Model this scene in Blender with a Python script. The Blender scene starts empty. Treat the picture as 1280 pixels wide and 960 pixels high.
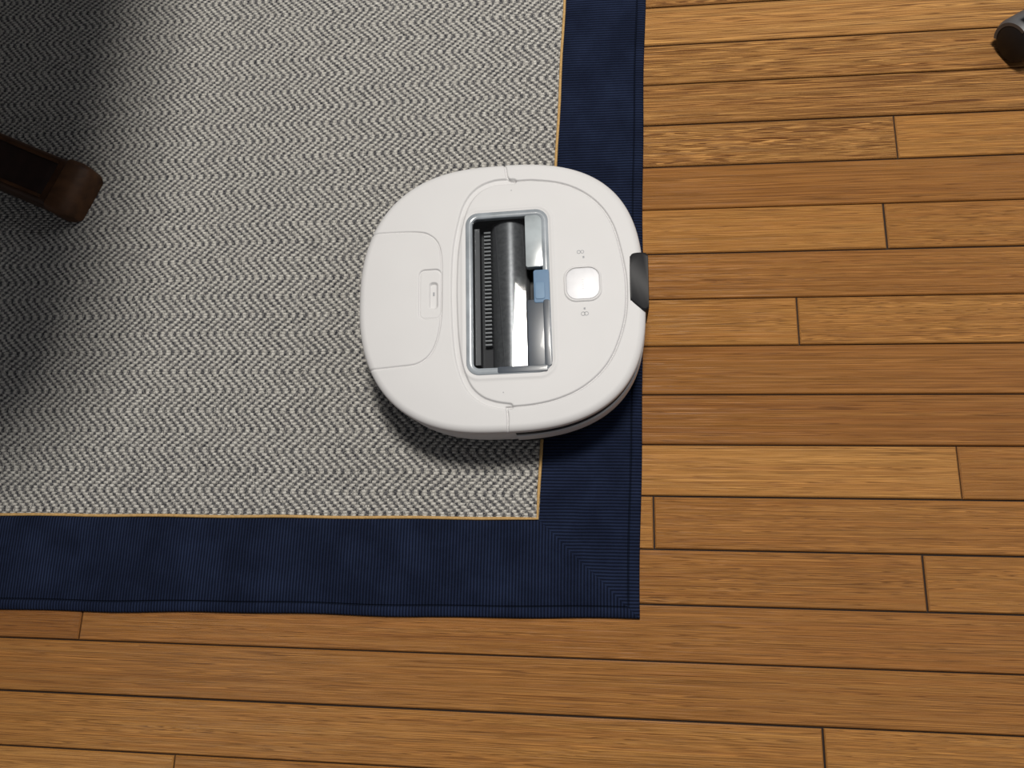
import bpy, bmesh, math, random
import numpy as np
from mathutils import Vector, Matrix
from mathutils.kdtree import KDTree
random.seed(7)
S=bpy.context.scene
COL=S.collection
S.view_settings.view_transform='Standard'
S.view_settings.look='None'

# ------------------------------------------------------------------ helpers
def new_obj(name,me,parent=None,mat=None,smooth=True):
    o=bpy.data.objects.new(name,me); COL.objects.link(o)
    if parent: o.parent=parent
    if mat: me.materials.append(mat)
    if smooth and isinstance(me,bpy.types.Mesh):
        for p in me.polygons: p.use_smooth=True
    return o
def mesh_obj(name,v,f,parent=None,mat=None,smooth=True,sharp=35):
    me=bpy.data.meshes.new(name); me.from_pydata(v,[],f); me.update()
    bm=bmesh.new(); bm.from_mesh(me); bmesh.ops.recalc_face_normals(bm,faces=bm.faces[:]); bm.to_mesh(me); bm.free()
    o=new_obj(name,me,parent,mat,smooth)
    if smooth and sharp: me.set_sharp_from_angle(angle=math.radians(sharp))
    return o
def empty(name,loc=(0,0,0),rz=0):
    e=bpy.data.objects.new(name,None); COL.objects.link(e); e.location=loc; e.rotation_euler=(0,0,rz); e.empty_display_size=.05
    return e
def loft(name,loops,parent=None,mat=None,cap0=True,cap1=True,smooth=True,closed=False,sharp=35):
    n=len(loops[0]); v=[]; f=[]
    for L in loops: v+= [tuple(p) for p in L]
    m=len(loops)
    for i in range(m if closed else m-1):
        a=i*n; b=((i+1)%m)*n
        for j in range(n):
            k=(j+1)%n
            f.append((a+j,a+k,b+k,b+j))
    if not closed:
        if cap0: f.append(tuple(range(n-1,-1,-1)))
        if cap1: f.append(tuple((m-1)*n+j for j in range(n)))
    return mesh_obj(name,v,f,parent,mat,smooth,sharp)
def rr(cx,cy,w,h,r,z,n=8):
    r=max(min(r,w/2-1e-5,h/2-1e-5),1e-5); pts=[]
    for (sx,sy,a0) in ((1,1,0),(-1,1,90),(-1,-1,180),(1,-1,270)):
        for i in range(n+1):
            a=math.radians(a0+90*i/n)
            pts.append((cx+sx*(w/2-r)+r*math.cos(a),cy+sy*(h/2-r)+r*math.sin(a),z))
    return pts
def plate(name,cx,cy,w,h,r,z0,z1,bev,parent,mat):
    loops=[rr(cx,cy,w,h,r,z0)]
    for i in range(5):
        a=math.pi/2*i/4
        ins=bev*(1-math.cos(a)); zz=z1-bev+bev*math.sin(a)
        loops.append(rr(cx,cy,w-2*ins,h-2*ins,r-ins,zz))
    return loft(name,loops,parent,mat,sharp=50)
def frame(name,cx,cy,w,h,r,wid,z0,z1,bev,parent,mat):
    L=lambda i,z: rr(cx,cy,w-2*i,h-2*i,max(r-i,.0005),z)
    return loft(name,[L(0,z0),L(0,z1-bev),L(bev,z1),L(wid-bev,z1),L(wid,z1-bev),L(wid,z0)],parent,mat,closed=True,sharp=60)
def catmull(P,closed=False,n=10):
    P=[np.array(p,float) for p in P]; out=[]; m=len(P)
    for i in range(m if closed else m-1):
        if closed: a,b,c,d=P[i-1],P[i],P[(i+1)%m],P[(i+2)%m]
        else: a,b,c,d=P[max(i-1,0)],P[i],P[i+1],P[min(i+2,m-1)]
        for k in range(n):
            t=k/n
            out.append(.5*((2*b)+(-a+c)*t+(2*a-5*b+4*c-d)*t*t+(-a+3*b-3*c+d)*t**3))
    if not closed: out.append(P[-1])
    return out
class MB:
    def __init__(s,name):
        s.m=bpy.data.materials.new(name); s.m.use_nodes=True; s.t=s.m.node_tree
        s.b=s.t.nodes['Principled BSDF']; s.out=s.t.nodes['Material Output']
    def n(s,typ,**k):
        nd=s.t.nodes.new(typ)
        for a,v in k.items(): setattr(nd,a,v)
        return nd
    def set(s,nd,i,v):
        if isinstance(v,bpy.types.NodeSocket): s.t.links.new(v,nd.inputs[i])
        elif v is not None: nd.inputs[i].default_value=v
    def math(s,op,a,b=None,c=None,clamp=False):
        nd=s.n('ShaderNodeMath',operation=op); nd.use_clamp=clamp
        s.set(nd,0,a)
        if b is not None: s.set(nd,1,b)
        if c is not None: s.set(nd,2,c)
        return nd.outputs[0]
    def mix(s,f,a,b,blend='MIX'):
        nd=s.n('ShaderNodeMix',data_type='RGBA',blend_type=blend)
        s.set(nd,0,f); s.set(nd,6,a); s.set(nd,7,b); return nd.outputs[2]
    def noise(s,vec,scale,detail=3,rough=.5,dist=0):
        nd=s.n('ShaderNodeTexNoise'); s.set(nd,'Vector',vec); nd.inputs['Scale'].default_value=scale
        nd.inputs['Detail'].default_value=detail; nd.inputs['Roughness'].default_value=rough; nd.inputs['Distortion'].default_value=dist
        return nd.outputs['Fac']
    def comb(s,x,y,z=0.0):
        nd=s.n('ShaderNodeCombineXYZ'); s.set(nd,0,x); s.set(nd,1,y); s.set(nd,2,z); return nd.outputs[0]
    def sep(s,v):
        nd=s.n('ShaderNodeSeparateXYZ'); s.set(nd,0,v); return nd.outputs
    def ramp(s,f,stops):
        nd=s.n('ShaderNodeValToRGB'); s.set(nd,0,f); e=nd.color_ramp.elements
        while len(e)<len(stops): e.new(.5)
        for i,(p,c) in enumerate(stops):
            e[i].position=p; e[i].color=(c[0],c[1],c[2],1)
        return nd.outputs[0]
    def maprange(s,v,a,b,c,d):
        nd=s.n('ShaderNodeMapRange'); s.set(nd,0,v)
        for i,x in enumerate((a,b,c,d)): nd.inputs[i+1].default_value=x
        return nd.outputs[0]
    def bump(s,h,strength,dist,normal=None):
        nd=s.n('ShaderNodeBump'); nd.inputs['Strength'].default_value=strength; nd.inputs['Distance'].default_value=dist
        s.set(nd,'Height',h)
        if normal: s.set(nd,'Normal',normal)
        s.t.links.new(nd.outputs[0],s.b.inputs['Normal']); return nd.outputs[0]
    def P(s,**k):
        for a,v in k.items():
            key={'color':'Base Color','rough':'Roughness','metal':'Metallic','spec':'Specular IOR Level','coat':'Coat Weight','coatr':'Coat Roughness','trans':'Transmission Weight','sheen':'Sheen Weight'}[a]
            if isinstance(v,tuple) and len(v)==3: v=v+(1,)
            s.set(s.b,key,v)
        return s.m
def plain(name,col,rough=.4,metal=0,spec=.5,coat=0,var=.06,scale=60):
    b=MB(name); tc=b.n('ShaderNodeTexCoord').outputs['Object']
    nz=b.noise(tc,scale,3)
    c=b.mix(b.maprange(nz,.3,.7,0,1),tuple(x*(1-var) for x in col)+(1,),tuple(min(1,x*(1+var)) for x in col)+(1,))
    b.P(color=c,rough=rough,metal=metal,spec=spec,coat=coat); return b.m

# ------------------------------------------------------------------ camera
f=961.0
v1=np.array([8240,-35,-961.0]); v1/=np.linalg.norm(v1)
v2=np.array([96,-3865,961.0]); v2-=v1*np.dot(v1,v2); v2/=np.linalg.norm(v2)
v3=np.cross(v1,v2)
R=np.array([v1,v2,v3])
cam=bpy.data.cameras.new('camera'); co=bpy.data.objects.new('camera',cam); COL.objects.link(co)
cam.sensor_width=36; cam.lens=36*f/1280; cam.clip_start=.01
M=Matrix.Identity(4)
cx=R@np.array([1,0,0]);cy=R@np.array([0,-1,0]);cz=R@np.array([0,0,-1])
for i in range(3):
    M[i][0]=cx[i];M[i][1]=cy[i];M[i][2]=cz[i]
M[0][3],M[1][3],M[2][3]=-0.055284,-0.294826,0.977845
co.matrix_world=M
S.camera=co

# ------------------------------------------------------------------ floor
w=0.065
b=MB('oak_strip_floor')
uv=b.n('ShaderNodeUVMap'); uv.uv_map='UVMap'
U=b.sep(uv.outputs[0]); u,v=U[0],U[1]
at=b.n('ShaderNodeAttribute'); at.attribute_name='rnd'; rs=b.n('ShaderNodeSeparateColor'); b.t.links.new(at.outputs['Color'],rs.inputs[0])
r1,r2,r3=rs.outputs[0],rs.outputs[1],rs.outputs[2]
off=b.math('MULTIPLY',r2,37.0)
# cathedral contours of a stretched noise field
vec=b.comb(b.math('MULTIPLY',u,4.6),b.math('MULTIPLY',v,23.0),off)
n1=b.noise(vec,1.0,1,.35,.2)
jit=b.noise(b.comb(b.math('MULTIPLY',u,26),b.math('MULTIPLY',v,260),off),1.0,2)
ringv=b.math('MULTIPLY_ADD',n1,13.0,b.math('MULTIPLY',jit,.5))
fr=b.math('FRACT',ringv)
ring=b.maprange(fr,.38,.86,0,1)
ring=b.math('MULTIPLY',ring,b.maprange(fr,.92,1.0,1,0))
# open pores: dark dashes, denser in the early-wood rings
por=b.noise(b.comb(b.math('MULTIPLY',u,14),b.math('MULTIPLY',v,330),off),1.0,3,.65)
porm=b.maprange(por,.49,.58,0,1)
streak=b.noise(b.comb(b.math('MULTIPLY',u,4),b.math('MULTIPLY',v,80),off),1.0,4,.65)
blot=b.noise(b.comb(b.math('MULTIPLY',u,5),b.math('MULTIPLY',v,9),off),1.0,3)
base=b.ramp(r1,[(0,(.33,.132,.034)),(.3,(.46,.205,.055)),(.65,(.61,.295,.080)),(1,(.76,.40,.125))])
dark=b.mix(1.0,base,(.20,.145,.10,1),'MULTIPLY')
c=b.mix(b.math('MULTIPLY',ring,b.math('MULTIPLY_ADD',r3,.30,.48)),base,dark)
c=b.mix(b.maprange(streak,.40,.66,0,.62),c,dark)
c=b.mix(b.math('MULTIPLY',porm,b.math('MULTIPLY_ADD',ring,.45,.28)),c,(.04,.015,.006,1))
c=b.mix(b.maprange(blot,.35,.7,0,.55),c,b.mix(1.0,c,(.88,.74,.65,1),'MULTIPLY'))
ro=b.maprange(blot,.3,.7,.30,.42)
b.bump(b.math('SUBTRACT',1.0,b.math('MULTIPLY_ADD',porm,.6,b.math('MULTIPLY',ring,.35))),.4,.0006)
FLOOR=b.P(color=c,rough=ro,spec=.18)
joints={2:[.341],4:[.316],6:[.197],9:[.372],10:[.008],11:[.320],12:[-.732],14:[.193],15:[-.581],8:[-1.3],5:[1.1],13:[-1.4]}
X0,X1=-2.6,2.4
V=[];F=[];UVS=[];RN=[]
g=.0010; ch=.0014
tone={-1:.8,0:.55,1:.65,2:.5,3:.12,4:.55,5:.6,6:.85,7:.28,8:.3,9:.6,10:.5,11:.5,12:.4,13:.5,14:.65,15:.6}
for k in range(-26,36):
    ytop=(7-k)*w; ybot=ytop-w
    js=list(joints.get(k,[]))
    x=max(max(js)+random.uniform(.75,1.3),.72) if js else (random.uniform(.66,1.4) if -2<k<17 else random.uniform(-2.3,-1.2))
    while x<X1:
        js.append(x); x+=random.uniform(.5,1.3)
    x=min(js)-random.uniform(1.05,1.6) if k in joints else (-1.15-random.uniform(0,.8))
    while x>X0:
        js.append(x); x-=random.uniform(.5,1.3)
    js=sorted(set([X0]+[j for j in js if X0<j<X1]+[X1]))
    for a,bx in zip(js[:-1],js[1:]):
        ga,gb,gc,gd=[g*random.uniform(.6,1.35) for _ in range(4)]
        i0=len(V); xa,xb=a+ga,bx-gb; ya,yb=ybot+gc,ytop-gd
        t=min(1,max(0,tone.get(k,random.random())+random.uniform(-.25,.25)))
        rn=(t,random.random(),random.random(),1); ou,ov=random.uniform(0,50),random.uniform(0,20)
        dz=random.uniform(-.0003,.0002)
        P=[(xa,ya,-.004),(xb,ya,-.004),(xb,yb,-.004),(xa,yb,-.004),
           (xa,ya,-ch+dz),(xb,ya,-ch+dz),(xb,yb,-ch+dz),(xa,yb,-ch+dz),
           (xa+ch,ya+ch,dz),(xb-ch,ya+ch,dz),(xb-ch,yb-ch,dz),(xa+ch,yb-ch,dz)]
        V+=P
        Q=[(8,9,10,11)]+[(4+j,4+(j+1)%4,8+(j+1)%4,8+j) for j in range(4)]+[(j,(j+1)%4,4+(j+1)%4,4+j) for j in range(4)]
        for q in Q:
            F.append(tuple(i0+j for j in q)); RN.append(rn)
            UVS.append([(P[j][0]+ou,P[j][1]-ybot+ov) for j in q])
me=bpy.data.meshes.new('floor'); me.from_pydata(V,[],F); me.update()
ul=me.uv_layers.new(name='UVMap'); ca=me.color_attributes.new('rnd','FLOAT_COLOR','CORNER')
for p in me.polygons:
    for j,li in enumerate(p.loop_indices):
        ul.data[li].uv=UVS[p.index][j]; ca.data[li].color=RN[p.index]
flo=new_obj('floor',me,None,FLOOR,False)
GAP=plain('floor_gap_filler',(.015,.006,.003),.8)
me2=bpy.data.meshes.new('subfloor'); me2.from_pydata([(X0,-2,-.0035),(X1,-2,-.0035),(X1,2.2,-.0035),(X0,2.2,-.0035)],[],[(0,1,2,3)])
new_obj('subfloor',me2,flo,GAP,False)

# ------------------------------------------------------------------ rug
rug=empty('area_rug')
b=MB('herringbone_weave')
tc=b.n('ShaderNodeTexCoord').outputs['Object']; X=b.sep(tc)
wob=b.noise(tc,9,2); 
xm=b.math('MULTIPLY_ADD',X[0],1000.0,b.math('MULTIPLY',wob,10.0)); 
ym=b.math('MULTIPLY_ADD',X[1],1000.0,b.math('MULTIPLY',b.noise(tc,5,2),9.0))
HB=27.3; TH=3.9
pp=b.math('PINGPONG',ym,HB)
row=b.math('DIVIDE',pp,TH); rowi=b.math('FLOOR',row)
ph=b.math('DIVIDE',b.math('MULTIPLY_ADD',rowi,4.1,xm),11.8)
sp=b.noise(tc,560,3,.65); sp2=b.noise(b.comb(b.math('MULTIPLY',xm,.3),b.math('MULTIPLY',b.math('FLOOR',b.math('DIVIDE',ym,TH)),7.3),0.0),1.0,2)
fr=b.math('FRACT',b.math('MULTIPLY_ADD',sp2,.6,ph))
tri=b.math('ABSOLUTE',b.math('MULTIPLY_ADD',fr,2.0,-1.0))
tri=b.math('MULTIPLY_ADD',b.math('SUBTRACT',sp,.5),2.1,tri)
msk=b.maprange(tri,.20,.76,0,1)
rfr=b.math('FRACT',row)
rt=b.math('ABSOLUTE',b.math('MULTIPLY_ADD',rfr,2.0,-1.0))
gapm=b.maprange(rt,.75,1.0,0,.4)
lt=b.mix(b.maprange(b.noise(tc,300,3),.3,.7,0,1),(.42,.40,.365,1),(.68,.66,.61,1))
dk=b.mix(b.maprange(b.noise(tc,450,2),.35,.65,0,1),(.020,.021,.028,1),(.14,.137,.14,1))
c=b.mix(msk,dk,lt); c=b.mix(gapm,c,b.mix(1.0,c,(.35,.35,.36,1),'MULTIPLY'))
b.bump(b.math('MULTIPLY',b.math('MULTIPLY_ADD',msk,.7,.3),b.math('SUBTRACT',1.0,b.math('MULTIPLY',rt,rt))),.7,.0018)
WEAVE=b.P(color=c,rough=.95,spec=.15)
b=MB('navy_ribbed_binding')
uvn=b.n('ShaderNodeUVMap'); uvn.uv_map='UVMap'; U=b.sep(uvn.outputs[0])
tco=b.n('ShaderNodeTexCoord').outputs['Object']
rib=b.math('SINE',b.math('MULTIPLY_ADD',U[0],2*math.pi/.0040,b.math('MULTIPLY',b.noise(tco,30,2),2.0)))
rib=b.math('MULTIPLY_ADD',rib,.5,.5)
fz=b.noise(tco,1500,2)
st=b.maprange(b.math('ABSOLUTE',b.math('SUBTRACT',U[1],.014)),.0004,.0014,1,0)
c=b.mix(rib,(.0016,.0026,.008,1),(.009,.0148,.040,1))
c=b.mix(b.maprange(b.noise(tco,18,5,.65),.38,.66,0,.9),c,b.mix(1.0,c,(2.1,2.0,1.8,1),'MULTIPLY'))
c=b.mix(b.maprange(fz,.4,.7,0,.3),c,(.018,.025,.046,1))
c=b.mix(b.math('MULTIPLY',st,.6),c,(.002,.004,.010,1))
b.bump(b.math('SUBTRACT',b.math('MULTIPLY_ADD',fz,.3,rib),b.math('MULTIPLY',st,2.0)),.9,.0009)
NAVY=b.P(color=c,rough=.9,spec=.1)
TAN=plain('tan_piping',(.50,.31,.12),.8,spec=.2,scale=400,var=.2)
TOPY=2.0; LX=-2.4
def oX(y): return -.010+(y+.343)*.02296
def iX(y): return -.134+(y+.227)*.0366
def oY(x): return -.343+(x+.010)*.0144
def iY(x): return -.227+(x+.134)*.0082
zt=.0055
def wavy(s): return .0016*math.sin(s*11+1)+.0010*math.sin(s*27)
me=bpy.data.meshes.new('weave_field')
me.from_pydata([(LX,iY(LX),zt),(-.134,-.227,zt),(iX(TOPY),TOPY,zt),(LX,TOPY,zt),
 (LX,iY(LX),.0),(-.134,-.227,.0),(iX(TOPY),TOPY,.0),(LX,TOPY,.0)],[],[(0,1,2,3),(4,5,1,0),(5,6,2,1),(6,7,3,2),(7,4,0,3)])
new_obj('weave_field',me,rug,WEAVE,False)
prof=[(0,.0002),(0.0,.0020),(.006,.0045),(.02,.0058),(.06,.0066),(.10,.0066),(.112,.0056),(.125,.0066),(.3,.0070),(.6,.0072),(.9,.0074),(.975,.0072),(1,.0058)]
def border(name,po,pi,length):
    n=160; V=[];F=[];UV=[]
    for i in range(n+1):
        s=i/n; a=po(s); c=pi(s); wv=wavy(s*length*(1 if name[0]=='s' else 1.3))
        for (t,z) in prof:
            e=(1-t)*wv*.8
            p=Vector((a[0]+(c[0]-a[0])*t,a[1]+(c[1]-a[1])*t,z+(.0008*math.sin(s*length*13+t*5) if t>.1 else 0)))
            d=Vector((c[0]-a[0],c[1]-a[1],0)).normalized(); p+=d*e
            V.append(p); UV.append(((p.y if name=='side_binding' else p.x),t*.124))
    m=len(prof)
    for i in range(n):
        for j in range(m-1):
            q=(i*m+j,i*m+j+1,(i+1)*m+j+1,(i+1)*m+j); F.append(q)
    me=bpy.data.meshes.new(name); me.from_pydata([tuple(v) for v in V],[],F); me.update()
    ul=me.uv_layers.new(name='UVMap')
    for p in me.polygons:
        for li,vi in zip(p.loop_indices,p.vertices): ul.data[li].uv=UV[vi]
    bm=bmesh.new(); bm.from_mesh(me); bmesh.ops.recalc_face_normals(bm,faces=bm.faces[:])
    if sum(fa.normal.z for fa in bm.faces)<0: bmesh.ops.reverse_faces(bm,faces=bm.faces[:])
    bm.to_mesh(me); bm.free()
    return new_obj(name,me,rug,NAVY)
border('side_binding',lambda s:(oX(-.343+s*(TOPY+.343)),-.343+s*(TOPY+.343)),lambda s:(iX(-.227+s*(TOPY+.227)),-.227+s*(TOPY+.227)),2.34)
border('bottom_binding',lambda s:(-.010+s*(LX+.010),oY(-.010+s*(LX+.010))),lambda s:(-.134+s*(LX+.134),iY(-.134+s*(LX+.134))),2.39)
pc=bpy.data.curves.new('piping','CURVE'); pc.dimensions='3D'; pc.bevel_depth=.0020; pc.bevel_resolution=3
spn=pc.splines.new('POLY'); pts=[]
for i in range(60):
    y=TOPY-(TOPY+.227)*i/60; pts.append((iX(y)-.0016+.0005*math.sin(y*40),y,.0070))
pts.append((-.1356,-.2254,.0070))
for i in range(1,61):
    x=-.134+(LX+.134)*i/60; pts.append((x,iY(x)+.0016+.0005*math.sin(x*37),.0070))
spn.points.add(len(pts)-1)
for i,p in enumerate(pts): spn.points[i].co=(*p,1)
pc.materials.append(TAN)
po=bpy.data.objects.new('piping',pc); COL.objects.link(po); po.parent=rug

# ------------------------------------------------------------------ robot vacuum
YAW=math.radians(2.6); RC=(-.1805,.0425)
rob=empty('robot_vacuum',(RC[0],RC[1],.006),YAW)
def Lc(x,y):
    dx,dy=x/1000-RC[0],y/1000-RC[1]
    return (dx*math.cos(YAW)+dy*math.sin(YAW),-dx*math.sin(YAW)+dy*math.cos(YAW))
A,B=.1775,.1750
def rad(th,ins=0):
    n=2.62+.2*math.cos(th)
    c_,s_=abs(math.cos(th)),abs(math.sin(th))
    a,b_=A-ins,B-ins
    return ((c_/a)**n+(s_/b_)**n)**(-1/n)
def ol(ins,z,n=240):
    return [(rad(t,ins)*math.cos(t),rad(t,ins)*math.sin(t),z) for t in [2*math.pi*i/n for i in range(n)]]
WHITE=plain('white_plastic',(.645,.638,.64),.55,spec=.3,var=.01,scale=20)
WHITE2=plain('white_side_plastic',(.64,.635,.64),.5,spec=.3,var=.01)
BLACK=plain('black_plastic',(.012,.012,.014),.5,spec=.25,var=.1)
DARK=plain('cavity_plastic',(.010,.011,.013),.6,spec=.3)
RUB=plain('rubber',(.02,.02,.02),.8)
Z=.093
SX,SY=Lc(-266,40.5); WX,WY=Lc(-169,43.5); WW,WH=.104,.212
def sdf_rr(px,py,cx,cy,w_,h_,r):
    qx=np.abs(px-cx)-w_/2+r; qy=np.abs(py-cy)-h_/2+r
    return np.hypot(np.maximum(qx,0),np.maximum(qy,0))+np.minimum(np.maximum(qx,qy),0)-r
NA,NR=1260,280
th=np.linspace(0,2*math.pi,NA,endpoint=False)
rt_=np.array([rad(t) for t in th])
ss=np.linspace(0,1,NR)**.9
TT,SS=np.meshgrid(th,ss[1:])
RR=SS*rt_[None,:]
PX=(RR*np.cos(TT)).ravel(); PY=(RR*np.sin(TT)).ravel()
edge=(rt_[None,:]*(1-SS)).ravel()
er=.009
H=np.full(PX.shape,Z)
H-= np.where(edge<er, er*(1-np.sqrt(np.clip(1-((er-edge)/er)**2,0,1)))*.8,0)
H-= .0022*np.clip((.055-edge)/.055,0,1)**2
def groove(points,wd,dp,flat=0):
    kd=KDTree(len(points))
    for i,p in enumerate(points): kd.insert((p[0],p[1],0),i)
    kd.balance()
    d=np.array([kd.find((x,y,0))[2] for x,y in zip(PX,PY)])
    return dp*np.exp(-(np.maximum(d-flat,0)/wd)**2)
bump_loop=[(-181,225),(-177,212),(-170,193),(-140,191.5),(-106,186),(-78,173),(-56,153),(-41,127),(-32,95),(-26,60),(-25,33),(-27,8),(-33,-17),(-43,-42),(-58,-63),(-80,-81),(-106,-93),(-135,-100),(-167,-103)]
g1=catmull([Lc(*p) for p in bump_loop],n=24)
g1+=catmull([Lc(-167,-103),Lc(-165,-118),Lc(-166,-150)],n=40)
left_loop=[(-166,191),(-190,190),(-211,180),(-225,160),(-232,132),(-236,101),(-236.5,64),(-235,27),(-231,-18),(-225,-50),(-214,-77),(-199,-92),(-182,-99),(-163,-102)]
g2=catmull([Lc(*p) for p in left_loop],n=24)
bin_l=[(-362,122),(-337,124),(-288,124),(-270,119),(-259,107),(-254,86),(-252,50),(-251,11),(-254,-17),(-262,-37),(-277,-49),(-298,-52.5),(-336,-56),(-362,-58)]
g3=catmull([Lc(*p) for p in bin_l],n=30)
H-=groove(g1,.0010,.0040)
H-=groove(g2,.0012,.0028,.0026)
H-=groove(g3,.0008,.0028)
d=sdf_rr(PX,PY,SX,SY,.027,.064,.007)
H-=.0020*np.exp(-(d/.0008)**2)+.0012*np.clip(-d/.001,0,1)
d=sdf_rr(PX,PY,SX+.004,SY-.002,.012,.036,.005); H-=.003*np.clip(-d/.0025,0,1)
dw=sdf_rr(PX,PY,WX,WY,WW,WH,.016)
H+=.0009*np.exp(-((dw-.004)/.0025)**2)
verts=np.column_stack([PX,PY,H])
idx=np.arange((NR-1)*NA).reshape(NR-1,NA)
hole=sdf_rr(PX,PY,WX,WY,WW-.007,WH-.007,.013)<0
hc=float(sdf_rr(np.array([0.]),np.array([0.]),WX,WY,WW-.007,WH-.007,.013)[0])<0
a=idx[:-1,:];bq=np.roll(idx,-1,1)[:-1,:];cq=np.roll(idx,-1,1)[1:,:];dq=idx[1:,:]
Q=np.stack([a,dq,cq,bq],-1).reshape(-1,4)
keep=~(hole[Q].all(1)); Q=Q[keep]
last=idx[-1]
s0=len(verts); verts=np.vstack([verts,np.column_stack([PX[last],PY[last],np.full(NA,Z-.0125)]),np.column_stack([PX[last]*.985,PY[last]*.985,np.full(NA,Z-.020)])])
r_=np.arange(NA); rn_=np.roll(r_,-1)
Q2=np.column_stack([last[r_],s0+r_,s0+rn_,last[rn_]]); Q3=np.column_stack([s0+r_,s0+NA+r_,s0+NA+rn_,s0+rn_])
faces=np.vstack([Q,Q2,Q3])
me=bpy.data.meshes.new('top_shell')
me.vertices.add(len(verts)); me.vertices.foreach_set('co',verts.astype(np.float32).ravel())
me.loops.add(faces.size); me.loops.foreach_set('vertex_index',faces.astype(np.int32).ravel())
me.polygons.add(len(faces)); me.polygons.foreach_set('loop_start',(np.arange(len(faces))*4).astype(np.int32))
me.polygons.foreach_set('loop_total',np.full(len(faces),4,np.int32))
me.update(calc_edges=True); me.validate()
if not hc:
    bm=bmesh.new(); bm.from_mesh(me); bm.verts.ensure_lookup_table()
    try: bm.faces.new([bm.verts[int(i)] for i in idx[0]])
    except Exception: pass
    bm.to_mesh(me); bm.free()
me.polygons.foreach_set('use_smooth',np.ones(len(me.polygons),bool))
me.materials.append(WHITE)
ts=bpy.data.objects.new('top_shell',me); COL.objects.link(ts); ts.parent=rob
loft('gap_ring',[ol(.0075,.060),ol(.0075,Z-.012)],rob,BLACK,cap1=False)
loft('side_wall',[ol(.006,.020),ol(.003,.024),ol(.002,.034),ol(.002,.068),ol(.004,.0715),ol(.009,.072)],rob,WHITE2,cap0=False,cap1=False)
loft('chassis',[ol(.022,.006),ol(.012,.010),ol(.008,.022),ol(.008,.03)],rob,BLACK)
def arc_band(name,a0,a1,levels,mat,n=120):
    V=[];F=[]
    for (ins,z) in levels:
        for i in range(n+1):
            t=a0+(a1-a0)*i/n; r=rad(t,ins); V.append((r*math.cos(t),r*math.sin(t),z))
    m=n+1
    for j in range(len(levels)-1):
        for i in range(n): F.append((j*m+i,j*m+i+1,(j+1)*m+i+1,(j+1)*m+i))
    return mesh_obj(name,V,F,rob,mat)
arc_band('bumper_band',-math.radians(85),math.radians(85),[(.006,.033),(-.0005,.035),(-.001,.038),(-.001,.056),(-.0005,.059),(.004,.0605)],WHITE2)
arc_band('bumper_gap',-math.radians(85),math.radians(85),[(.0012,.060),(.0012,.0705),(.006,.073)],BLACK)
arc_band('bumper_lower_strip',-math.radians(85),math.radians(85),[(.0015,.018),(.0005,.020),(.0005,.033),(.003,.034)],BLACK)
for i,(sx,sy) in enumerate(((.02,.105),(.02,-.105),(.13,0))):
    L=[]
    rws=.032 if i<2 else .016
    for (x,r) in ((-.01,rws*.85),(-.008,rws),(.008,rws),(.01,rws*.85)):
        L.append([(sx+r*math.cos(t),sy+x,rws+r*math.sin(t)) for t in [2*math.pi*k/32 for k in range(32)]])
    loft('wheel_%d'%(i+1),L,rob,RUB)
# --- window assembly
GREYGL=plain('grey_clear_bezel',(.30,.33,.36),.2,spec=.6,coat=.2,var=.2,scale=35)
LTGL=plain('pale_bezel_insert',(.36,.40,.42),.2,spec=.6,coat=.3,var=.2,scale=35)
NAVYGL=plain('slate_bezel_insert',(.035,.047,.066),.32,spec=.45,coat=.1,var=.15,scale=30)
BLUE=plain('blue_latch',(.125,.215,.34),.5,spec=.3,var=.04)
loft('window_cavity',[rr(WX,WY,WW-.005,WH-.005,.014,Z-.001),rr(WX,WY,WW-.010,WH-.010,.012,Z-.012),rr(WX-.006,WY,WW-.030,WH-.016,.010,Z-.058)],rob,DARK,cap0=False,cap1=True)
frame('window_bezel',WX,WY,WW,WH,.016,.0085,Z-.006,Z+.0012,.0010,rob,GREYGL)
ux=WX+WW/2-.0185
plate('bezel_insert_light',ux+.0005,WY+WH/2-.0425,.022,.070,.003,Z-.008,Z+.0006,.0008,rob,LTGL)
plate('bezel_insert_slate',ux+.0005,WY-WH/2+.0500,.022,.084,.003,Z-.008,Z+.0006,.0008,rob,NAVYGL)
plate('bezel_side_slate',WX+WW/2-.0050,WY-WH/2+.049,.0082,.084,.003,Z-.004,Z+.0015,.0006,rob,NAVYGL)
bx_,by_=Lc(-127.5,48)
plate('release_latch',bx_,by_,.0195,.043,.003,Z-.006,Z+.0014,.001,rob,BLUE)
plate('latch_grip',bx_-.002,by_-.006,.012,.022,.003,Z,Z+.0022,.0008,rob,plain('blue_latch_light',(.16,.26,.39),.5,spec=.3))
plate('bezel_foot',WX+.016,WY-WH/2+.0050,.060,.0080,.002,Z-.004,Z+.0015,.0006,rob,NAVYGL)
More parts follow.
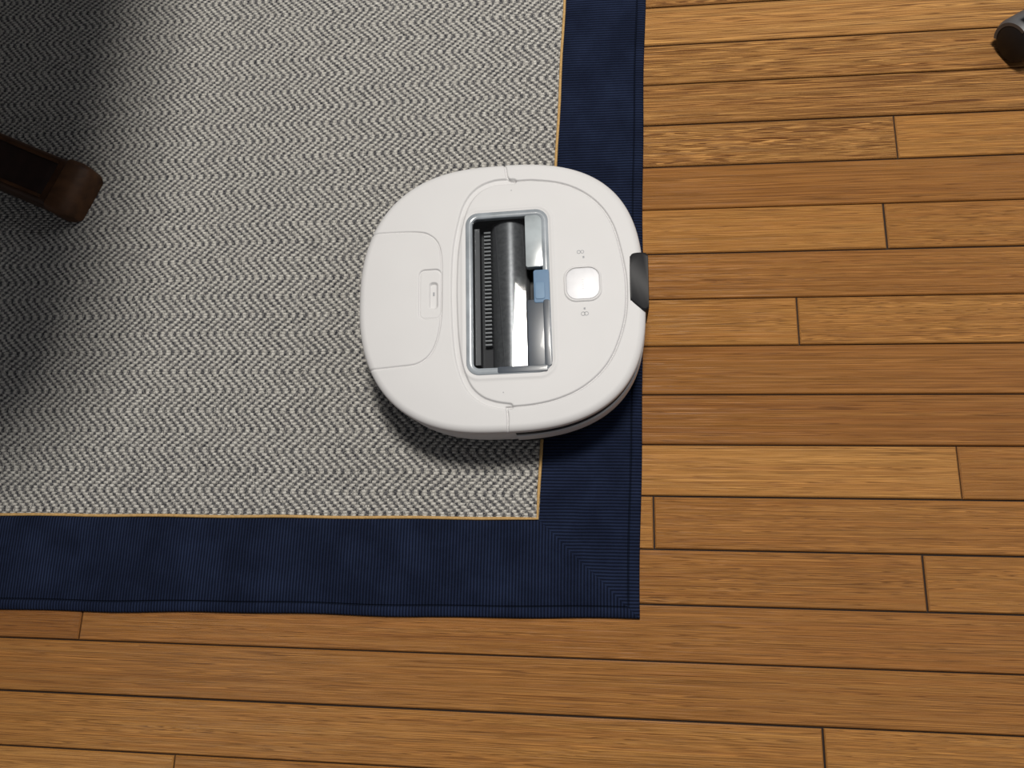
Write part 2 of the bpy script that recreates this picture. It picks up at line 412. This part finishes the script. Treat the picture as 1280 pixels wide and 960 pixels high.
# roller
b=MB('roller_dark_gloss'); tcc=b.n('ShaderNodeTexCoord').outputs['Object']
nz=b.noise(tcc,220,3)
b.P(color=b.mix(nz,(.06,.062,.065,1),(.17,.173,.178,1)),rough=.34,metal=.35,spec=.5)
CHR=b.m
RXC,RZ,RR_=WX+.001,Z-.034,.0245
L=[]
ys=[WY-.1,WY-.098]+[WY-.098+.196*i/40 for i in range(1,40)]+[WY+.098,WY+.1]
for i,y in enumerate(ys):
    r=RR_ if 0<i<len(ys)-1 else RR_*.9
    L.append([(RXC+r*math.cos(t),y,RZ+r*math.sin(t)) for t in [2*math.pi*k/64 for k in range(64)]])
loft('mop_roller',L,rob,CHR)
V=[];F=[]
for s_ in range(4):
    i0=len(V)
    for i in range(61):
        y=WY-.095+.19*i/60; a_=s_*math.pi/2+.5*i/60+.3
        for r in (RR_-.001,RR_+.0014):
            V.append((RXC+r*math.cos(a_),y,RZ+r*math.sin(a_)))
    for i in range(60):
        q=i0+2*i; F.append((q,q+1,q+3,q+2))
mesh_obj('roller_fins',V,F,rob,plain('fin_rubber',(.04,.04,.045),.5))
V=[];F=[]
def box(V,F,x0,x1,y0,y1,z0,z1):
    i=len(V); V+=[(x0,y0,z0),(x1,y0,z0),(x1,y1,z0),(x0,y1,z0),(x0,y0,z1),(x1,y0,z1),(x1,y1,z1),(x0,y1,z1)]
    F+=[(i,i+3,i+2,i+1),(i+4,i+5,i+6,i+7),(i,i+1,i+5,i+4),(i+1,i+2,i+6,i+5),(i+2,i+3,i+7,i+6),(i+3,i,i+4,i+7)]
for i in range(30):
    y=WY-.062+.0052*i
    box(V,F,WX-.032,WX-.0235,y,y+.0022,Z-.032,Z-.024)
mesh_obj('scraper_comb',V,F,rob,plain('comb_grey',(.17,.175,.18),.45),False)
V=[];F=[]; box(V,F,WX-.0425,WX-.036,WY-.09,WY+.09,Z-.03,Z-.012)
mesh_obj('scraper_rail',V,F,rob,plain('rail_grey',(.025,.026,.03),.4),False)
b=MB('clear_window_pane'); gl=b.n('ShaderNodeBsdfGlossy'); gl.inputs['Roughness'].default_value=.04
tr=b.n('ShaderNodeBsdfTransparent'); tr.inputs[0].default_value=(.86,.88,.9,1)
fn=b.n('ShaderNodeFresnel'); fn.inputs[0].default_value=1.5
mx=b.n('ShaderNodeMixShader'); b.t.links.new(fn.outputs[0],mx.inputs[0]); b.t.links.new(tr.outputs[0],mx.inputs[1]); b.t.links.new(gl.outputs[0],mx.inputs[2])
b.t.links.new(mx.outputs[0],b.out.inputs[0])
V=[];F=[];nn=16
x0,x1=WX-WW/2+.008,WX+WW/2-.030
for i in range(nn+1):
    t=i/nn
    for y in (WY-WH/2+.008,WY+WH/2-.008):
        V.append((x0+(x1-x0)*t,y,Z-.001+.0018*math.sin(math.pi*t)))
for i in range(nn): q=2*i; F.append((q,q+2,q+3,q+1))
mesh_obj('window_pane',V,F,rob,b.m)
# --- power button
PB=Lc(-77.5,50.5)
loft('button_ring',[rr(*PB,.046,.046,.015,Z-.002),rr(*PB,.046,.046,.015,Z+.0006),rr(*PB,.044,.044,.0145,Z+.0014),rr(*PB,.0415,.0415,.0135,Z+.0013),rr(*PB,.0405,.0405,.0135,Z-.001)],rob,WHITE,cap0=False,cap1=False)
b=MB('brushed_silver')
tcc=b.n('ShaderNodeTexCoord').outputs['Object']; nz=b.noise(tcc,90,2)
b.P(color=b.mix(nz,(.50,.50,.52,1),(.59,.59,.61,1)),rough=.5,metal=.25)
plate('power_button',*PB,.040,.040,.013,Z-.002,Z+.0008,.0006,rob,b.m)
ICON=plain('icon_grey',(.32,.33,.35),.6)
def ring_(name,x,y,r,t=.0006):
    N=28
    mk=lambda rr_: [(x+rr_*math.cos(2*math.pi*i/N),y+rr_*math.sin(2*math.pi*i/N),Z+.0003) for i in range(N)]
    loft(name,[mk(r),mk(r-t)],rob,ICON,cap0=False,cap1=False)
def bar(name,x,y,w_,h_,z=None,mat=None):
    z=Z+.0003 if z is None else z
    mesh_obj(name,[(x-w_/2,y-h_/2,z),(x+w_/2,y-h_/2,z),(x+w_/2,y+h_/2,z),(x-w_/2,y+h_/2,z)],[(0,1,2,3)],rob,mat or ICON,False)
ix,iy=Lc(-78,91)
ring_('icon_dock_ring',ix-.0045,iy+.001,.0024); ring_('icon_dock_inner',ix-.0002,iy+.001,.0022); bar('icon_dock_dot',ix+.001,iy-.006,.0022,.0026)
ix,iy=Lc(-75,12)
ring_('icon_home_ring',ix-.002,iy,.0026); ring_('icon_home_inner',ix+.002,iy,.0026); bar('icon_home_dot',ix,iy+.0065,.0022,.0024)
for i,(x,y) in enumerate(((-168,178),(-171,-85))):
    q=Lc(x,y); bar('mic_hole_%d'%(i+1),q[0],q[1],.0012,.0012)
bar('latch_icon',SX+.004,SY+.001,.0022,.0048,Z-.0038)
MW=plain('mark_white',(.85,.85,.85),.5)
for i in range(5): bar('button_mark_%d'%i,PB[0],PB[1]-.006+.003*i,.0022,.0014,Z+.0010,MW)
poly=[(-21,80),(-20,86),(-16,89.5),(-4,90),(.5,87),(1.5,82),(1.5,24),(0,17),(-4,15.5),(-9,18),(-19,27),(-21,33)]
pl=[Lc(*p) for p in poly]; mxx=sum(p[0] for p in pl)/len(pl); myy=sum(p[1] for p in pl)/len(pl)
sc=lambda k,z:[(mxx+(p[0]-mxx)*k,myy+(p[1]-myy)*k,z) for p in catmull(pl,True,5)]
loft('front_sensor',[sc(.98,.035),sc(1,.04),sc(1,Z-.003),sc(.985,Z-.0008),sc(.93,Z+.0004)],rob,BLACK,sharp=60)

# ------------------------------------------------------------------ pedestal table
tab=empty('pedestal_table',(0,0,0))
b=MB('dark_walnut'); tcc=b.n('ShaderNodeTexCoord').outputs['Object']; Xs=b.sep(tcc)
nz=b.noise(b.comb(b.math('MULTIPLY',Xs[0],6),b.math('MULTIPLY',Xs[1],40),b.math('MULTIPLY',Xs[2],40)),1,4)
b.P(color=b.ramp(nz,[(.25,(.018,.007,.003)),(.75,(.055,.023,.009))]),rough=.5,spec=.3); WAL=b.m
b=MB('paler_walnut'); tcc=b.n('ShaderNodeTexCoord').outputs['Object']; Xs=b.sep(tcc)
nz=b.noise(b.comb(b.math('MULTIPLY',Xs[0],30),b.math('MULTIPLY',Xs[1],60),b.math('MULTIPLY',Xs[2],60)),1,4)
b.P(color=b.ramp(nz,[(.25,(.026,.011,.005)),(.75,(.088,.038,.015))]),rough=.55,spec=.25); CAPM=b.m  # paler, browner walnut for foot caps and leg beads
PANEL=plain('dark_panel',(.014,.006,.004),.5,var=.3)
def leg(tip,dirang,col,parent,idn):
    dx,dy=math.cos(dirang),math.sin(dirang); nx,ny=-dy,dx
    def sec(s,hw,zb,zt_,rr0=.008):
        c=(tip[0]+dx*s,tip[1]+dy*s); P=[]
        base=rr(0,0,2*hw,zt_-zb,rr0,0,5)
        for p in base: P.append((c[0]+nx*p[0],c[1]+ny*p[0],zb+(zt_-zb)/2+p[1]))
        return P
    length=math.dist(tip,col)
    st=[(0.0,.036,.0062,.030),(.004,.040,.0062,.038),(.015,.0425,.0062,.044),(.034,.0415,.0062,.048),(.038,.0385,.0062,.046)]
    loft('foot_cap_%d'%idn,[sec(*q) for q in st],parent,CAPM)
    st=[]
    for i in range(26):
        t=i/25; s=.036+(length-.036)*t
        zt_=.046+.05*t+.30*t**2.4; zb=.0062+.02*t+.24*t**2.2 if t>.04 else .0062
        st.append((s,.0385-.004*t,zb,zt_))
    loft('leg_%d'%idn,[sec(*q) for q in st],parent,WAL)
    for nm,u0,u1,dz,mat in (('panel',-.026,.026,.0012,PANEL),('bead_a',-.0305,-.026,.003,CAPM),('bead_b',.026,.0305,.003,CAPM)):
        V=[];F=[]
        for (s,hw,zb,zt_) in st[0:22]:
            if s<.045: s=.046
            for u_,z_ in ((u0,zt_-.002),(u0,zt_+dz),(u1,zt_+dz),(u1,zt_-.002)):
                V.append((tip[0]+dx*s+nx*u_,tip[1]+dy*s+ny*u_,z_))
        for i in range(21):
            for j in range(3): q=i*4+j; F.append((q,q+1,q+5,q+4))
        F.append((0,1,2,3)); mesh_obj('%s_%d'%(nm,idn),V,F,parent,mat,False)
tip=(-.810,.232); ang=math.atan2(.056,-.145)
col=(tip[0]+.48*math.cos(ang),tip[1]+.48*math.sin(ang))
def turned(name,x,y,prof,parent,mat):
    L=[[(x+r*math.cos(2*math.pi*k/40),y+r*math.sin(2*math.pi*k/40),z) for k in range(40)] for r,z in prof]
    return loft(name,L,parent,mat)
k=0
for ci,cpos in enumerate((col,(col[0],col[1]+1.0))):
    for a_ in (ang+math.pi,ang+math.pi+math.radians(120),ang+math.pi+math.radians(240)):
        k+=1
        tp=(cpos[0]+.48*math.cos(a_),cpos[1]+.48*math.sin(a_))
        leg(tp,a_+math.pi,cpos,tab,k)
    turned('column_%d'%(ci+1),cpos[0],cpos[1],[(.03,.22),(.06,.24),(.065,.40),(.045,.43),(.05,.5),(.07,.56),(.05,.62),(.04,.66),(.09,.69),(.09,.705)],tab,WAL)
TX0,TX1,TY0,TY1=-2.0,-.525,.05,2.0
cxm,cym=(TX0+TX1)/2,(TY0+TY1)/2
plate('tabletop',cxm,cym,TX1-TX0,TY1-TY0,.18,.705,.735,.008,tab,WAL)

# ------------------------------------------------------------------ office chair
chair=empty('office_chair',(0,0,0))
GREY=plain('grey_nylon',(.10,.10,.105),.5,var=.1)
def caster(x,y,rot,idn):
    c_,s_=math.cos(rot),math.sin(rot)
    T=lambda p:(x+p[0]*c_-p[1]*s_,y+p[0]*s_+p[1]*c_,p[2])
    Rw=.027
    for side in (-1,1):
        L=[]
        for (o_,r) in ((.003,Rw*.9),(.005,Rw),(.019,Rw),(.023,Rw*.93),(.025,Rw*.75)):
            L.append([T((r*math.cos(t),side*o_,Rw+r*math.sin(t))) for t in [2*math.pi*q/40 for q in range(40)]])
        loft('caster_wheel_%d_%s'%(idn,'a' if side<0 else 'b'),L,chair,BLACK)
    L=[]
    for i in range(15):
        a_=math.radians(82+128*i/14)
        ro_,ri=Rw+.005,Rw+.0015
        sec=[]
        for (o_,r) in ((-.024,ri-.004),(-.024,ro_-.003),(-.018,ro_),(.018,ro_),(.024,ro_-.003),(.024,ri-.004),(.018,ri),(-.018,ri)):
            sec.append(T((r*math.cos(a_),o_,Rw+r*math.sin(a_))))
        L.append(sec)
    loft('caster_hood_%d'%idn,L,chair,GREY)
    turned('caster_stem_%d'%idn,*T((-.006,0,0))[:2],[(.011,.05),(.012,.058),(.008,.06),(.008,.075)],chair,GREY)
ccx,ccy=.760,.560
c0=(.508,.418)
a0=math.atan2(c0[1]-ccy,c0[0]-ccx); RL=math.dist(c0,(ccx,ccy))
for i in range(5):
    a_=a0+2*math.pi*i/5; x,y=ccx+RL*math.cos(a_),ccy+RL*math.sin(a_)
    caster(x,y,math.radians(-60) if i==0 else a_+1.0,i+1)
    L=[]
    for q in range(9):
        t=q/8; s=RL*t+ (0.02 if q==8 else 0); hw=.028-.010*t; zc=.115-.030*t; hh=.020-.009*t
        base=rr(0,0,2*hw,2*hh,.006,0,3)
        L.append([(ccx+math.cos(a_)*s-math.sin(a_)*p[0],ccy+math.sin(a_)*s+math.cos(a_)*p[0],zc+p[1]) for p in base])
    loft('base_arm_%d'%(i+1),L,chair,GREY)
turned('gas_column',ccx,ccy,[(.04,.095),(.042,.15),(.028,.16),(.028,.30),(.016,.30),(.016,.42),(.06,.425),(.06,.435)],chair,BLACK)
SEATM=plain('seat_fabric',(.03,.03,.035),.9,var=.2,scale=300)
plate('seat',ccx,ccy,.46,.44,.10,.435,.505,.03,chair,SEATM)
plate('backrest',ccx+.02,ccy+.24,.42,.06,.03,.60,1.05,.02,chair,SEATM)
plate('back_post',ccx+.02,ccy+.235,.06,.02,.005,.43,.65,.004,chair,BLACK)

# ------------------------------------------------------------------ lights
def area(name,loc,target,size,power,col,sy=None):
    l=bpy.data.lights.new(name,'AREA'); l.size=size; l.energy=power; l.color=col
    if sy: l.shape='RECTANGLE'; l.size_y=sy
    o=bpy.data.objects.new(name,l); COL.objects.link(o); o.location=loc
    o.rotation_euler=(Vector(target)-Vector(loc)).to_track_quat('-Z','Y').to_euler()
area('ceiling_lamp',(0.05,.70,2.4),(-.1,.1,0),.42,57,(1,.96,.895))
area('fill_light',(2.6,1.6,1.9),(0,0,0),1.2,21,(.98,.985,1.0),1.4)  # soft fill added from the upper right; its window is assumed, unseen
W=bpy.data.worlds.new('world'); S.world=W; W.use_nodes=True
W.node_tree.nodes['Background'].inputs[0].default_value=(.96,.96,1.0,1)
W.node_tree.nodes['Background'].inputs[1].default_value=.14
